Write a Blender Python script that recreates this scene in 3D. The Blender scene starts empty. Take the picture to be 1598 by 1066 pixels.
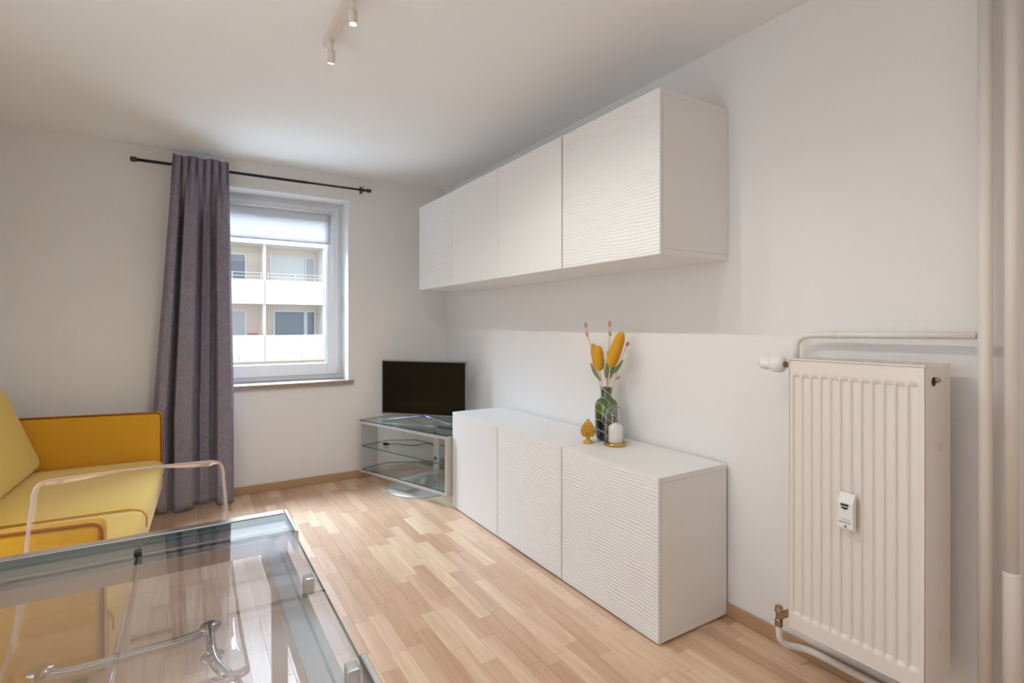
import bpy, math, random
from mathutils import Vector, Matrix, noise
random.seed(7)
SC = bpy.context.scene
COL = SC.collection
PI = math.pi

# ------------------------------------------------------------------ camera, world, sun, large lights, exposure
CAM_H = 1.225
YAW = math.radians(31.736)
cam_data = bpy.data.cameras.new('camera')
cam_data.sensor_width = 36.0
cam_data.lens = 36.0 * 823.0 / 1598.0
cam_data.shift_y = -25.0 / 1598.0
cam_data.clip_start = 0.02
cam_data.clip_end = 300
camera = bpy.data.objects.new('camera', cam_data)
COL.objects.link(camera)
camera.location = (0, 0, CAM_H)
camera.rotation_euler = (PI / 2, 0, -YAW)
SC.camera = camera

world = bpy.data.worlds.new('overcast_sky')
SC.world = world
world.use_nodes = True
bg = world.node_tree.nodes['Background']
bg.inputs[0].default_value = (0.80, 0.90, 1.0, 1)
bg.inputs[1].default_value = 1.2

def light(name, kind, loc, rot, energy, color, **kw):
    d = bpy.data.lights.new(name, kind)
    d.energy = energy
    d.color = color
    for k, v in kw.items():
        setattr(d, k, v)
    o = bpy.data.objects.new(name, d)
    COL.objects.link(o)
    o.location = loc
    o.rotation_euler = rot
    return o

light('sun', 'SUN', (0, -5, 20), (math.radians(48), 0, math.radians(-18)), 1.1, (1.0, 0.95, 0.88), angle=math.radians(6))
# bright sky above the opposite roofs, coming in through the window from above
light('sky_light', 'AREA', (0.5, 5.9, 3.55), (math.radians(-62), 0, 0), 700, (0.63, 0.80, 1.0), shape='RECTANGLE', size=3.4, size_y=1.9)
# fill lamp added low outside the window, aimed up to brighten the ceiling
light('ceiling_fill_light', 'AREA', (0.5, 7.2, -1.3), (math.radians(-125), 0, 0), 190, (0.64, 0.81, 1.0), shape='RECTANGLE', size=6.0, size_y=2.2)
# warm ceiling lamps of the part of the room behind the camera
light('ceiling_lamp_light', 'AREA', (0.3, -0.95, 2.37), (0, 0, 0), 8, (1.0, 0.92, 0.83), shape='RECTANGLE', size=1.8, size_y=1.2)
# unseen fill lamp added at the left wall, brightens cabinet fronts and ceiling
light('left_fill_light', 'AREA', (-1.10, 1.15, 1.15), (math.radians(90), 0, math.radians(-90)), 13, (0.78, 0.89, 1.0), shape='RECTANGLE', size=1.3, size_y=2.0)

SC.view_settings.view_transform = 'Standard'
SC.view_settings.look = 'None'
SC.view_settings.gamma = 1
SC.view_settings.use_curve_mapping = False
SC.view_settings.exposure = 0.68
SC.cycles.transparent_max_bounces = 32
SC.cycles.max_bounces = 12
SC.cycles.diffuse_bounces = 6
SC.cycles.glossy_bounces = 6

# ------------------------------------------------------------------ materials
def new_mat(name):
    m = bpy.data.materials.new(name)
    m.use_nodes = True
    nt = m.node_tree
    return m, nt, nt.nodes['Principled BSDF'], nt.nodes['Material Output']

def N(nt, t, **kw):
    n = nt.nodes.new(t)
    for k, v in kw.items():
        setattr(n, k, v)
    return n

def pbr(name, color, rough=0.5, metal=0.0, bump=0.0, scale=200.0, stretch=(1, 1, 1), spec=0.5, sheen=0.0, var=0.0, coat=0.0, space='Object', trans=0.0):
    m, nt, b, out = new_mat(name)
    b.inputs['Base Color'].default_value = (*color, 1)
    b.inputs['Roughness'].default_value = rough
    b.inputs['Metallic'].default_value = metal
    b.inputs['Specular IOR Level'].default_value = spec
    b.inputs['Sheen Weight'].default_value = sheen
    b.inputs['Coat Weight'].default_value = coat
    b.inputs['Transmission Weight'].default_value = trans
    if bump or var:
        tc = N(nt, 'ShaderNodeTexCoord')
        mp = N(nt, 'ShaderNodeMapping')
        mp.inputs['Scale'].default_value = stretch
        nz = N(nt, 'ShaderNodeTexNoise')
        nz.inputs['Scale'].default_value = scale
        nz.inputs['Detail'].default_value = 4
        nt.links.new(tc.outputs[space], mp.inputs[0])
        nt.links.new(mp.outputs[0], nz.inputs['Vector'])
        if bump:
            bp = N(nt, 'ShaderNodeBump')
            bp.inputs['Strength'].default_value = bump
            bp.inputs['Distance'].default_value = 0.002
            nt.links.new(nz.outputs[0], bp.inputs['Height'])
            nt.links.new(bp.outputs[0], b.inputs['Normal'])
        if var:
            mx = N(nt, 'ShaderNodeMix', data_type='RGBA')
            mx.inputs[6].default_value = (*[c * (1 - var) for c in color], 1)
            mx.inputs[7].default_value = (*[min(1, c * (1 + var)) for c in color], 1)
            nt.links.new(nz.outputs[0], mx.inputs[0])
            nt.links.new(mx.outputs[2], b.inputs['Base Color'])
    return m

def clear(name, tint=(0.97, 0.985, 0.98), ior=1.5, rough=0.0, gain=1.0):
    """clear sheet glass: straight through transparency under a fresnel mirror"""
    m, nt, b, out = new_mat(name)
    nt.nodes.remove(b)
    geo = N(nt, 'ShaderNodeNewGeometry')
    mi = N(nt, 'ShaderNodeMix', data_type='FLOAT')
    mi.inputs[2].default_value = ior
    mi.inputs[3].default_value = 1.0 / ior
    fr = N(nt, 'ShaderNodeFresnel')
    tr = N(nt, 'ShaderNodeBsdfTransparent')
    gl = N(nt, 'ShaderNodeBsdfGlossy')
    tr.inputs[0].default_value = (*tint, 1)
    gl.inputs[0].default_value = (gain, gain, gain, 1)
    gl.inputs['Roughness'].default_value = rough
    ms = N(nt, 'ShaderNodeMixShader')
    nt.links.new(geo.outputs['Backfacing'], mi.inputs[0])
    nt.links.new(mi.outputs[0], fr.inputs['IOR'])
    nt.links.new(fr.outputs[0], ms.inputs[0])
    nt.links.new(tr.outputs[0], ms.inputs[1])
    nt.links.new(gl.outputs[0], ms.inputs[2])
    nt.links.new(ms.outputs[0], out.inputs[0])
    return m

M = {}
M['wall'] = pbr('wall_paint', (0.81, 0.798, 0.788), 0.9, bump=0.15, scale=90, spec=0.2)
M['ceiling'] = pbr('ceiling_paint', (0.87, 0.87, 0.865), 0.9, bump=0.08, scale=60, spec=0.2)
M['reveal'] = pbr('reveal_paint', (0.85, 0.86, 0.87), 0.8)
M['subfloor'] = pbr('floor_joint', (0.30, 0.18, 0.10), 0.9)
M['base_wood'] = pbr('baseboard_wood', (0.46, 0.295, 0.165), 0.45, bump=0.05, scale=6, stretch=(1, 1, 14), var=0.12, space='Object')
M['lacquer'] = pbr('white_cabinet_foil', (0.80, 0.795, 0.785), 0.38, spec=0.4)
M['lacquer_rip'] = pbr('white_rippled_front', (0.80, 0.795, 0.785), 0.36, spec=0.4)
M['gap_dark'] = pbr('dark_gap', (0.25, 0.22, 0.18), 0.8)
M['pvc'] = pbr('white_pvc', (0.82, 0.85, 0.88), 0.3)
M['seal'] = pbr('grey_seal', (0.35, 0.37, 0.40), 0.6)
M['sill'] = pbr('sill_stone', (0.36, 0.29, 0.235), 0.3, scale=14, var=0.3, stretch=(1, 4, 4), bump=0.02)
M['pane'] = clear('window_pane', (0.985, 0.99, 0.99), 1.35)
M['glass'] = clear('table_glass', (0.94, 0.95, 0.955), 2.3)
M['shelf_glass'] = clear('shelf_glass', (0.955, 0.985, 0.975), 1.5)
M['dome_glass'] = clear('dome_glass', (0.97, 0.975, 0.98), 1.5)
M['acrylic'] = clear('clear_acrylic', (0.975, 0.965, 0.96), 1.5)
M['glass_edge'] = pbr('glass_edge', (0.03, 0.09, 0.10), 0.1)
M['acrylic_edge'] = pbr('acrylic_edge', (0.84, 0.70, 0.63), 0.08, trans=0.75, spec=0.8)
M['alu'] = pbr('brushed_aluminium', (0.62, 0.62, 0.61), 0.26, 1.0, bump=0.03, scale=40, stretch=(1, 12, 1))
M['alu_light'] = pbr('polished_aluminium', (0.80, 0.80, 0.80), 0.16, 1.0)
M['silver'] = pbr('silver_paint', (0.56, 0.54, 0.52), 0.4, 0.35)
M['silver_blue'] = pbr('television_silver', (0.30, 0.34, 0.42), 0.3, 0.7)
M['chrome'] = pbr('chrome', (0.75, 0.76, 0.78), 0.06, 1.0)
M['screen'] = pbr('screen_black', (0.004, 0.004, 0.006), 0.16, spec=0.28)
M['black'] = pbr('black_plastic', (0.02, 0.02, 0.022), 0.4)
M['rod'] = pbr('black_metal_rod', (0.018, 0.02, 0.028), 0.3, 0.4)
M['finial'] = pbr('rod_cap', (0.07, 0.055, 0.05), 0.35, 0.5)
M['brass'] = pbr('brass', (0.62, 0.40, 0.12), 0.22, 1.0)
M['old_brass'] = pbr('aged_brass', (0.42, 0.30, 0.19), 0.3, 0.9)
M['wax'] = pbr('candle_wax', (0.82, 0.77, 0.72), 0.5)
M['radiator'] = pbr('radiator_enamel', (0.78, 0.735, 0.68), 0.22, spec=0.5)
M['pipe'] = pbr('painted_pipe', (0.76, 0.72, 0.67), 0.4, bump=0.25, scale=70)
M['plastic_white'] = pbr('white_plastic', (0.82, 0.80, 0.78), 0.35)
M['tape'] = pbr('yellowed_tape', (0.68, 0.60, 0.44), 0.5)
M['mustard'] = pbr('mustard_ceramic', (0.62, 0.34, 0.03), 0.35)
M['head_yellow'] = pbr('dried_flower_head', (0.72, 0.36, 0.02), 0.9, bump=0.8, scale=500, var=0.25)
M['bunny'] = pbr('bunny_tail', (0.62, 0.36, 0.20), 0.95, bump=0.6, scale=700)
M['stem'] = pbr('dry_stem', (0.62, 0.45, 0.30), 0.8)
M['leaf'] = pbr('dried_leaf', (0.20, 0.22, 0.075), 0.6, var=0.35, scale=60)
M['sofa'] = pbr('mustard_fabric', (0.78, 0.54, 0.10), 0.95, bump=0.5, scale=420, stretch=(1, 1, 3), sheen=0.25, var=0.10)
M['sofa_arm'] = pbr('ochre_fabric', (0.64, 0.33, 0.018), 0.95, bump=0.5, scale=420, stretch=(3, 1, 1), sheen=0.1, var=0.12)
M['piping'] = pbr('brown_piping', (0.28, 0.09, 0.008), 0.9)
M['wood_leg'] = pbr('sofa_leg_wood', (0.20, 0.11, 0.05), 0.5)
M['lampwhite'] = pbr('lamp_body', (0.70, 0.63, 0.56), 0.4)
M['ext_cream'] = pbr('outside_render_white', (0.80, 0.775, 0.74), 0.9)
M['ext_beige'] = pbr('outside_render_beige', (0.84, 0.73, 0.64), 0.9)
M['ext_shutter'] = pbr('outside_shutter', (0.84, 0.88, 0.90), 0.6)
M['ext_shutter_grey'] = pbr('outside_shutter_grey', (0.62, 0.64, 0.66), 0.6)
M['ext_glass'] = pbr('outside_glass', (0.20, 0.25, 0.31), 0.08, spec=0.7)
M['ext_ground'] = pbr('courtyard_paving', (0.42, 0.41, 0.38), 0.95, var=0.3, scale=3)
M['copper'] = pbr('red_brown_clutter', (0.35, 0.15, 0.10), 0.6)

def emis(name, color, strength):
    m, nt, b, out = new_mat(name)
    b.inputs['Base Color'].default_value = (0.9, 0.85, 0.7, 1)
    b.inputs['Emission Color'].default_value = (*color, 1)
    b.inputs['Emission Strength'].default_value = strength
    return m
M['bulb'] = emis('lit_bulb', (1.0, 0.74, 0.42), 9)

# translucent blind fabric
m, nt, b, out = new_mat('blind_fabric')
b.inputs['Base Color'].default_value = (0.86, 0.90, 0.94, 1)
b.inputs['Roughness'].default_value = 0.9
tl = N(nt, 'ShaderNodeBsdfTranslucent'); tl.inputs[0].default_value = (0.52, 0.49, 0.48, 1)
ms = N(nt, 'ShaderNodeMixShader'); ms.inputs[0].default_value = 0.62
nt.links.new(b.outputs[0], ms.inputs[1]); nt.links.new(tl.outputs[0], ms.inputs[2]); nt.links.new(ms.outputs[0], out.inputs[0])
M['blind'] = m

# curtain: grey violet velvet with a woven scroll damask
m, nt, b, out = new_mat('curtain_damask')
tc = N(nt, 'ShaderNodeTexCoord')
mp = N(nt, 'ShaderNodeMapping'); mp.inputs['Scale'].default_value = (1.2, 0.3, 0.9)
nz = N(nt, 'ShaderNodeTexNoise'); nz.inputs['Scale'].default_value = 5.0; nz.inputs['Detail'].default_value = 3
vm = N(nt, 'ShaderNodeVectorMath', operation='MULTIPLY_ADD'); vm.inputs[1].default_value = (0.22, 0.22, 0.22)
wv = N(nt, 'ShaderNodeTexWave'); wv.wave_type = 'RINGS'; wv.rings_direction = 'SPHERICAL'
wv.inputs['Scale'].default_value = 5; wv.inputs['Distortion'].default_value = 22; wv.inputs['Detail'].default_value = 2; wv.inputs['Detail Scale'].default_value = 3
rp = N(nt, 'ShaderNodeValToRGB'); rp.color_ramp.elements[0].position = 0.56; rp.color_ramp.elements[1].position = 0.72
mx = N(nt, 'ShaderNodeMix', data_type='RGBA')
mx.inputs[6].default_value = (0.245, 0.22, 0.28, 1); mx.inputs[7].default_value = (0.29, 0.262, 0.33, 1)
ns = N(nt, 'ShaderNodeTexNoise'); ns.inputs['Scale'].default_value = 22
mx2 = N(nt, 'ShaderNodeMix', data_type='RGBA', blend_type='MULTIPLY'); mx2.inputs[0].default_value = 0.35
nt.links.new(tc.outputs['Object'], mp.inputs[0]); nt.links.new(mp.outputs[0], nz.inputs['Vector'])
nt.links.new(nz.outputs['Color'], vm.inputs[0]); nt.links.new(mp.outputs[0], vm.inputs[2])
nt.links.new(vm.outputs[0], wv.inputs['Vector']); nt.links.new(wv.outputs['Fac'], rp.inputs[0])
nt.links.new(rp.outputs[0], mx.inputs[0]); nt.links.new(mx.outputs[2], mx2.inputs[6])
nt.links.new(tc.outputs['Object'], ns.inputs['Vector']); nt.links.new(ns.outputs['Color'], mx2.inputs[7])
nt.links.new(mx2.outputs[2], b.inputs['Base Color'])
b.inputs['Roughness'].default_value = 0.75
b.inputs['Sheen Weight'].default_value = 0.12
M['curtain'] = m
M['lining'] = pbr('curtain_dark_lining', (0.05, 0.045, 0.06), 0.9)

# laminate strips: tone comes from each strip
def plank_material(name, attr_type):
    m, nt, b, out = new_mat(name)
    at = N(nt, 'ShaderNodeAttribute'); at.attribute_type = attr_type; at.attribute_name = 'tone'
    geo = N(nt, 'ShaderNodeNewGeometry')
    off = N(nt, 'ShaderNodeMath', operation='MULTIPLY'); off.inputs[1].default_value = 91.7
    cb = N(nt, 'ShaderNodeCombineXYZ')
    ad = N(nt, 'ShaderNodeVectorMath', operation='ADD')
    mp = N(nt, 'ShaderNodeMapping'); mp.inputs['Scale'].default_value = (26, 1.6, 1)
    nz = N(nt, 'ShaderNodeTexNoise'); nz.inputs['Scale'].default_value = 1.0; nz.inputs['Detail'].default_value = 6; nz.inputs['Distortion'].default_value = 1.1
    mp2 = N(nt, 'ShaderNodeMapping'); mp2.inputs['Scale'].default_value = (260, 9, 1)
    nf = N(nt, 'ShaderNodeTexNoise'); nf.inputs['Scale'].default_value = 1.0; nf.inputs['Detail'].default_value = 2
    L = nt.links.new
    L(at.outputs['Fac'], off.inputs[0]); L(off.outputs[0], cb.inputs[0]); L(off.outputs[0], cb.inputs[1])
    L(geo.outputs['Position'], ad.inputs[0]); L(cb.outputs[0], ad.inputs[1])
    L(ad.outputs[0], mp.inputs[0]); L(mp.outputs[0], nz.inputs['Vector'])
    L(ad.outputs[0], mp2.inputs[0]); L(mp2.outputs[0], nf.inputs['Vector'])
    rp = N(nt, 'ShaderNodeValToRGB')
    e = rp.color_ramp.elements
    e[0].position = 0.0; e[0].color = (0.59, 0.385, 0.255, 1)
    e[1].position = 1.0; e[1].color = (0.80, 0.62, 0.44, 1)
    x = e.new(0.35); x.color = (0.66, 0.45, 0.31, 1)
    x = e.new(0.65); x.color = (0.73, 0.53, 0.375, 1)
    L(at.outputs['Fac'], rp.inputs[0])
    gr = N(nt, 'ShaderNodeValToRGB')
    gr.color_ramp.elements[0].position = 0.34; gr.color_ramp.elements[0].color = (0.88, 0.82, 0.77, 1)
    gr.color_ramp.elements[1].position = 0.62; gr.color_ramp.elements[1].color = (1.04, 1.03, 1.02, 1)
    L(nz.outputs[0], gr.inputs[0])
    g2 = N(nt, 'ShaderNodeValToRGB')
    g2.color_ramp.elements[0].position = 0.3; g2.color_ramp.elements[0].color = (0.90, 0.87, 0.84, 1)
    g2.color_ramp.elements[1].position = 0.6; g2.color_ramp.elements[1].color = (1, 1, 1, 1)
    L(nf.outputs[0], g2.inputs[0])
    m1 = N(nt, 'ShaderNodeMix', data_type='RGBA', blend_type='MULTIPLY'); m1.inputs[0].default_value = 1
    m2 = N(nt, 'ShaderNodeMix', data_type='RGBA', blend_type='MULTIPLY'); m2.inputs[0].default_value = 1
    L(rp.outputs[0], m1.inputs[6]); L(gr.outputs[0], m1.inputs[7])
    L(m1.outputs[2], m2.inputs[6]); L(g2.outputs[0], m2.inputs[7])
    L(m2.outputs[2], b.inputs['Base Color'])
    bp = N(nt, 'ShaderNodeBump'); bp.inputs['Strength'].default_value = 0.12; bp.inputs['Distance'].default_value = 0.001
    L(nf.outputs[0], bp.inputs['Height']); L(bp.outputs[0], b.inputs['Normal'])
    b.inputs['Roughness'].default_value = 0.30
    b.inputs['Specular IOR Level'].default_value = 0.5
    return m
M['plank'] = plank_material('laminate_strip', 'OBJECT')
M['plank_far'] = plank_material('laminate_strip_joined', 'GEOMETRY')

# green swirled vase glass
m, nt, b, out = new_mat('swirled_green_glass')
tc = N(nt, 'ShaderNodeTexCoord')
mp = N(nt, 'ShaderNodeMapping'); mp.inputs['Rotation'].default_value = (-0.35, -0.55, 0)
wv = N(nt, 'ShaderNodeTexWave', bands_direction='Z')
wv.inputs['Scale'].default_value = 9; wv.inputs['Distortion'].default_value = 5.5; wv.inputs['Detail'].default_value = 3
rp = N(nt, 'ShaderNodeValToRGB'); rp.color_ramp.elements[0].position = 0.92; rp.color_ramp.elements[1].position = 1.0
sep = N(nt, 'ShaderNodeSeparateXYZ')
hr = N(nt, 'ShaderNodeValToRGB')
he = hr.color_ramp.elements
he[0].position = 0.0; he[0].color = (0.012, 0.018, 0.028, 1)
he[1].position = 1.0; he[1].color = (0.05, 0.075, 0.05, 1)
q = he.new(0.40); q.color = (0.010, 0.014, 0.016, 1)
q = he.new(0.58); q.color = (0.13, 0.20, 0.012, 1)
mu = N(nt, 'ShaderNodeMath', operation='DIVIDE'); mu.inputs[1].default_value = 0.27
mx = N(nt, 'ShaderNodeMix', data_type='RGBA'); mx.inputs[7].default_value = (0.42, 0.46, 0.50, 1)
L = nt.links.new
L(tc.outputs['Object'], mp.inputs[0]); L(mp.outputs[0], wv.inputs['Vector']); L(wv.outputs['Fac'], rp.inputs[0])
L(tc.outputs['Object'], sep.inputs[0]); L(sep.outputs['Z'], mu.inputs[0]); L(mu.outputs[0], hr.inputs[0])
L(hr.outputs[0], mx.inputs[6]); L(rp.outputs[0], mx.inputs[0]); L(mx.outputs[2], b.inputs['Base Color'])
b.inputs['Roughness'].default_value = 0.06
b.inputs['Transmission Weight'].default_value = 0.25
b.inputs['Coat Weight'].default_value = 0.6
M['vase'] = m

# ------------------------------------------------------------------ mesh helpers
class MB:
    def __init__(s):
        s.v, s.f, s.m, s.s = [], [], [], []
    def add(s, vs, fs, mi=0, smooth=False):
        k = len(s.v)
        s.v += [tuple(p) for p in vs]
        for f in fs:
            s.f.append(tuple(i + k for i in f)); s.m.append(mi); s.s.append(smooth)
        return s
    def box(s, x0, x1, y0, y1, z0, z1, mi=0, side=None):
        vs = [(x, y, z) for z in (z0, z1) for y in (y0, y1) for x in (x0, x1)]
        fs = [(0, 2, 3, 1), (4, 5, 7, 6), (0, 1, 5, 4), (2, 6, 7, 3), (0, 4, 6, 2), (1, 3, 7, 5)]
        s.add(vs, fs[:2], mi); k = len(s.v) - 8
        for f in fs[2:]:
            s.f.append(tuple(i + k for i in f)); s.m.append(mi if side is None else side); s.s.append(False)
        return s
    def obox(s, c, ax, ay, az, hx, hy, hz, mi=0):
        c, ax, ay, az = Vector(c), Vector(ax).normalized(), Vector(ay).normalized(), Vector(az).normalized()
        vs = [c + ax * (i * hx) + ay * (j * hy) + az * (k * hz) for k in (-1, 1) for j in (-1, 1) for i in (-1, 1)]
        return s.add(vs, [(0, 2, 3, 1), (4, 5, 7, 6), (0, 1, 5, 4), (2, 6, 7, 3), (0, 4, 6, 2), (1, 3, 7, 5)], mi)
    def prism(s, pts, z0, z1, mi=0, side=None):
        n = len(pts)
        s.add([(x, y, z0) for x, y in pts] + [(x, y, z1) for x, y in pts],
              [tuple(range(n - 1, -1, -1)), tuple(range(n, 2 * n))], mi)
        k = len(s.v) - 2 * n
        for i in range(n):
            j = (i + 1) % n
            s.f.append((k + i, k + j, k + n + j, k + n + i)); s.m.append(mi if side is None else side); s.s.append(False)
        return s
    def lathe(s, prof, c=(0, 0, 0), n=32, mi=0, axis='z', smooth=True, cap=True, rfun=None):
        vs = []
        for r, h in prof:
            for i in range(n):
                a = 2 * PI * i / n
                rr = r * (rfun(a, h) if rfun else 1)
                p = (rr * math.cos(a), rr * math.sin(a), h)
                if axis == 'x': p = (p[2], p[0], p[1])
                if axis == 'y': p = (p[0], p[2], p[1])
                vs.append((p[0] + c[0], p[1] + c[1], p[2] + c[2]))
        fs = []
        for k in range(len(prof) - 1):
            for i in range(n):
                j = (i + 1) % n
                fs.append((k * n + i, k * n + j, (k + 1) * n + j, (k + 1) * n + i))
        if axis == 'y': fs = [f[::-1] for f in fs]
        if cap:
            a, b_ = tuple(range(n - 1, -1, -1)), tuple(range((len(prof) - 1) * n, len(prof) * n))
            if axis == 'y': a, b_ = a[::-1], b_[::-1]
            if prof[0][0] > 1e-6: fs.append(a)
            if prof[-1][0] > 1e-6: fs.append(b_)
        return s.add(vs, fs, mi, smooth)
    def tube(s, pts, r, n=12, mi=0, closed=False, smooth=True):
        pts = [Vector(p) for p in pts]
        m = len(pts)
        rs = r if isinstance(r, (list, tuple)) else [r] * m
        vs = []
        up = None
        for i, p in enumerate(pts):
            a = pts[(i - 1) % m] if (closed or i > 0) else p
            b_ = pts[(i + 1) % m] if (closed or i < m - 1) else p
            t = (b_ - a).normalized()
            if up is None:
                up = Vector((0, 0, 1)) if abs(t.z) < 0.9 else Vector((1, 0, 0))
            u = (up - t * up.dot(t)).normalized()
            w = t.cross(u)
            up = u
            for k in range(n):
                a_ = 2 * PI * k / n
                vs.append(p + (u * math.cos(a_) + w * math.sin(a_)) * rs[i])
        fs = []
        for i in range(m if closed else m - 1):
            j = (i + 1) % m
            for k in range(n):
                l = (k + 1) % n
                fs.append((i * n + k, i * n + l, j * n + l, j * n + k))
        if not closed:
            fs += [tuple(range(n - 1, -1, -1)), tuple(range((m - 1) * n, m * n))]
        return s.add(vs, fs, mi, smooth)
    def grid(s, fn, nu, nv, mi=0, smooth=True, thick=0.0, rim=None):
        """fn(u, v) -> point; optional thickness along the normal"""
        P = [[Vector(fn(i / nu, j / nv)) for i in range(nu + 1)] for j in range(nv + 1)]
        if not thick:
            return s.add([p for r in P for p in r],
                         [(j * (nu + 1) + i, j * (nu + 1) + i + 1, (j + 1) * (nu + 1) + i + 1, (j + 1) * (nu + 1) + i) for j in range(nv) for i in range(nu)], mi, smooth)
        Q = []
        for j in range(nv + 1):
            row = []
            for i in range(nu + 1):
                du = P[j][min(i + 1, nu)] - P[j][max(i - 1, 0)]
                dv = P[min(j + 1, nv)][i] - P[max(j - 1, 0)][i]
                nn = du.cross(dv)
                nn = nn.normalized() if nn.length > 1e-12 else Vector((0, 0, 1))
                row.append(P[j][i] - nn * thick)
            Q.append(row)
        w = nu + 1
        k = w * (nv + 1)
        vs = [p for r in P for p in r] + [p for r in Q for p in r]
        f1 = [(j * w + i, j * w + i + 1, (j + 1) * w + i + 1, (j + 1) * w + i) for j in range(nv) for i in range(nu)]
        f2 = [tuple(k + q for q in f[::-1]) for f in f1]
        s.add(vs, f1 + f2, mi, smooth)
        base = len(s.v) - len(vs)
        edge = [(i, i + 1) for i in range(nu)] + [(j * w + nu, (j + 1) * w + nu) for j in range(nv)] + \
               [(nv * w + i + 1, nv * w + i) for i in range(nu)] + [((j + 1) * w, j * w) for j in range(nv)]
        for a, b_ in edge:
            s.f.append((base + b_, base + a, base + k + a, base + k + b_)); s.m.append(mi if rim is None else rim); s.s.append(False)
        return s
    def mesh(s, name, mats):
        me = bpy.data.meshes.new(name)
        me.from_pydata(s.v, [], s.f)
        for m_ in (mats if isinstance(mats, (list, tuple)) else [mats]):
            me.materials.append(M[m_] if isinstance(m_, str) else m_)
        me.polygons.foreach_set('material_index', s.m)
        me.polygons.foreach_set('use_smooth', s.s)
        me.update()
        return me
    def build(s, name, mats, parent=None, bevel=0.0, seg=2, loc=None, rotz=None):
        o = bpy.data.objects.new(name, s.mesh(name, mats))
        COL.objects.link(o)
        if parent: o.parent = parent
        if loc: o.location = loc
        if rotz is not None: o.rotation_euler = (0, 0, rotz)
        if bevel:
            b_ = o.modifiers.new('bevel', 'BEVEL'); b_.width = bevel; b_.segments = seg; b_.limit_method = 'ANGLE'; b_.angle_limit = math.radians(40)
        return o

def tag(o, label, cat, group=None, kind=None):
    o['label'] = label
    o['category'] = cat
    if group: o['group'] = group
    if kind: o['kind'] = kind
    return o

def thing(name, label, cat, loc=(0, 0, 0), rotz=0, group=None):
    o = bpy.data.objects.new(name, None)
    o.empty_display_size = 0.1
    COL.objects.link(o)
    o.location = loc
    o.rotation_euler = (0, 0, rotz)
    return tag(o, label, cat, group)

def copy_tree(o, parent=None):
    c = o.copy()
    COL.objects.link(c)
    if parent: c.parent = parent
    for ch in list(o.children):
        copy_tree(ch, c)
    return c

def struct(o, label=None):
    o['kind'] = 'structure'
    if label: o['label'] = label
    return o

def bez(p0, p1, p2, n=8):
    p0, p1, p2 = Vector(p0), Vector(p1), Vector(p2)
    return [p0 * (1 - t) ** 2 + p1 * 2 * t * (1 - t) + p2 * t * t for t in [i / n for i in range(n + 1)]]

def smooth_path(pts, r, n=6):
    """polyline with rounded corners of radius about r"""
    pts = [Vector(p) for p in pts]
    out_ = [pts[0]]
    for i in range(1, len(pts) - 1):
        a = (pts[i - 1] - pts[i]); b_ = (pts[i + 1] - pts[i])
        ra = min(r, a.length * 0.48); rb = min(r, b_.length * 0.48)
        out_ += bez(pts[i] + a.normalized() * ra, pts[i], pts[i] + b_.normalized() * rb, n)
    out_.append(pts[-1])
    return out_

# ------------------------------------------------------------------ room shell
XL, XR = -1.13, 1.95
YN, YF = -2.05, 4.27
ZC = 2.42
WX0, WX1, WZ0, WZ1 = -0.01, 1.107, 0.79, 2.225   # window opening
T = 0.35

fl = MB().box(XL - .1, XR + .1, YN - .1, YF + .1, -0.15, -0.008).build('floor', 'subfloor')
struct(fl, 'light beech laminate floor laid in narrow strips')
struct(MB().box(XL - .1, XR + .1, YN - .1, YF + T, ZC, ZC + 0.2).build('ceiling', 'ceiling'), 'plain white painted ceiling')
struct(MB().box(XR, XR + .2, YN - .2, YF + T, -0.15, ZC).build('wall_right', 'wall'), 'white wall behind the cabinets and radiator')
struct(MB().box(XL - .2, XL, YN - .2, YF + T, -0.15, ZC).build('wall_left', 'wall'), 'white wall behind the sofa')
struct(MB().box(XL, XR, YN - .2, YN, -0.15, ZC).build('wall_near', 'wall'), 'white wall behind the camera')
wf = MB()
wf.box(XL, WX0, YF, YF + T, -0.15, ZC).box(WX1, XR, YF, YF + T, -0.15, ZC)
wf.box(WX0, WX1, YF, YF + T, -0.15, WZ0 - .035).box(WX0, WX1, YF, YF + T, WZ1, ZC)
struct(wf.build('wall_far', 'wall'), 'white wall with the window')
struct(MB().box(XR - .013, XR, YN, YF, 0, 0.056).build('baseboard_right', 'base_wood', bevel=.004), 'beech baseboard under the radiator')
struct(MB().box(XL, XR - .013, YF - .013, YF, 0, 0.060).build('baseboard_far', 'base_wood', bevel=.004), 'beech baseboard below the window')
struct(MB().box(XL, XL + .013, YN, YF - .013, 0, 0.060).build('baseboard_left', 'base_wood', bevel=.004), 'beech baseboard behind the sofa')

# floor strips, laid towards the window
SW = 0.065
lens = [0.30, 0.36, 0.42, 0.50]
meshes = {}
for ln in lens:
    b_ = MB()
    w, l, c = SW / 2 - .0002, ln / 2 - .0003, 0.0006
    b_.add([(-w, -l, -.008), (w, -l, -.008), (w, l, -.008), (-w, l, -.008), (-w, -l, -c), (w, -l, -c), (w, l, -c), (-w, l, -c),
            (-w + c, -l + c, 0), (w - c, -l + c, 0), (w - c, l - c, 0), (-w + c, l - c, 0)],
           [(3, 2, 1, 0), (0, 1, 5, 4), (1, 2, 6, 5), (2, 3, 7, 6), (3, 0, 4, 7), (4, 5, 9, 8), (5, 6, 10, 9), (6, 7, 11, 10), (7, 4, 8, 11), (8, 9, 10, 11)])
    meshes[ln] = b_.mesh('plank', 'plank')
strips = []
nx = int((XR - XL) / SW) + 1
for i in range(nx):
    x = XR - (i + .5) * SW
    y = YF - 0.02 + random.uniform(0, .3)
    while y > YN:
        ln = random.choice(lens)
        strips.append((x, y - ln / 2, ln, random.random()))
        y -= ln
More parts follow.
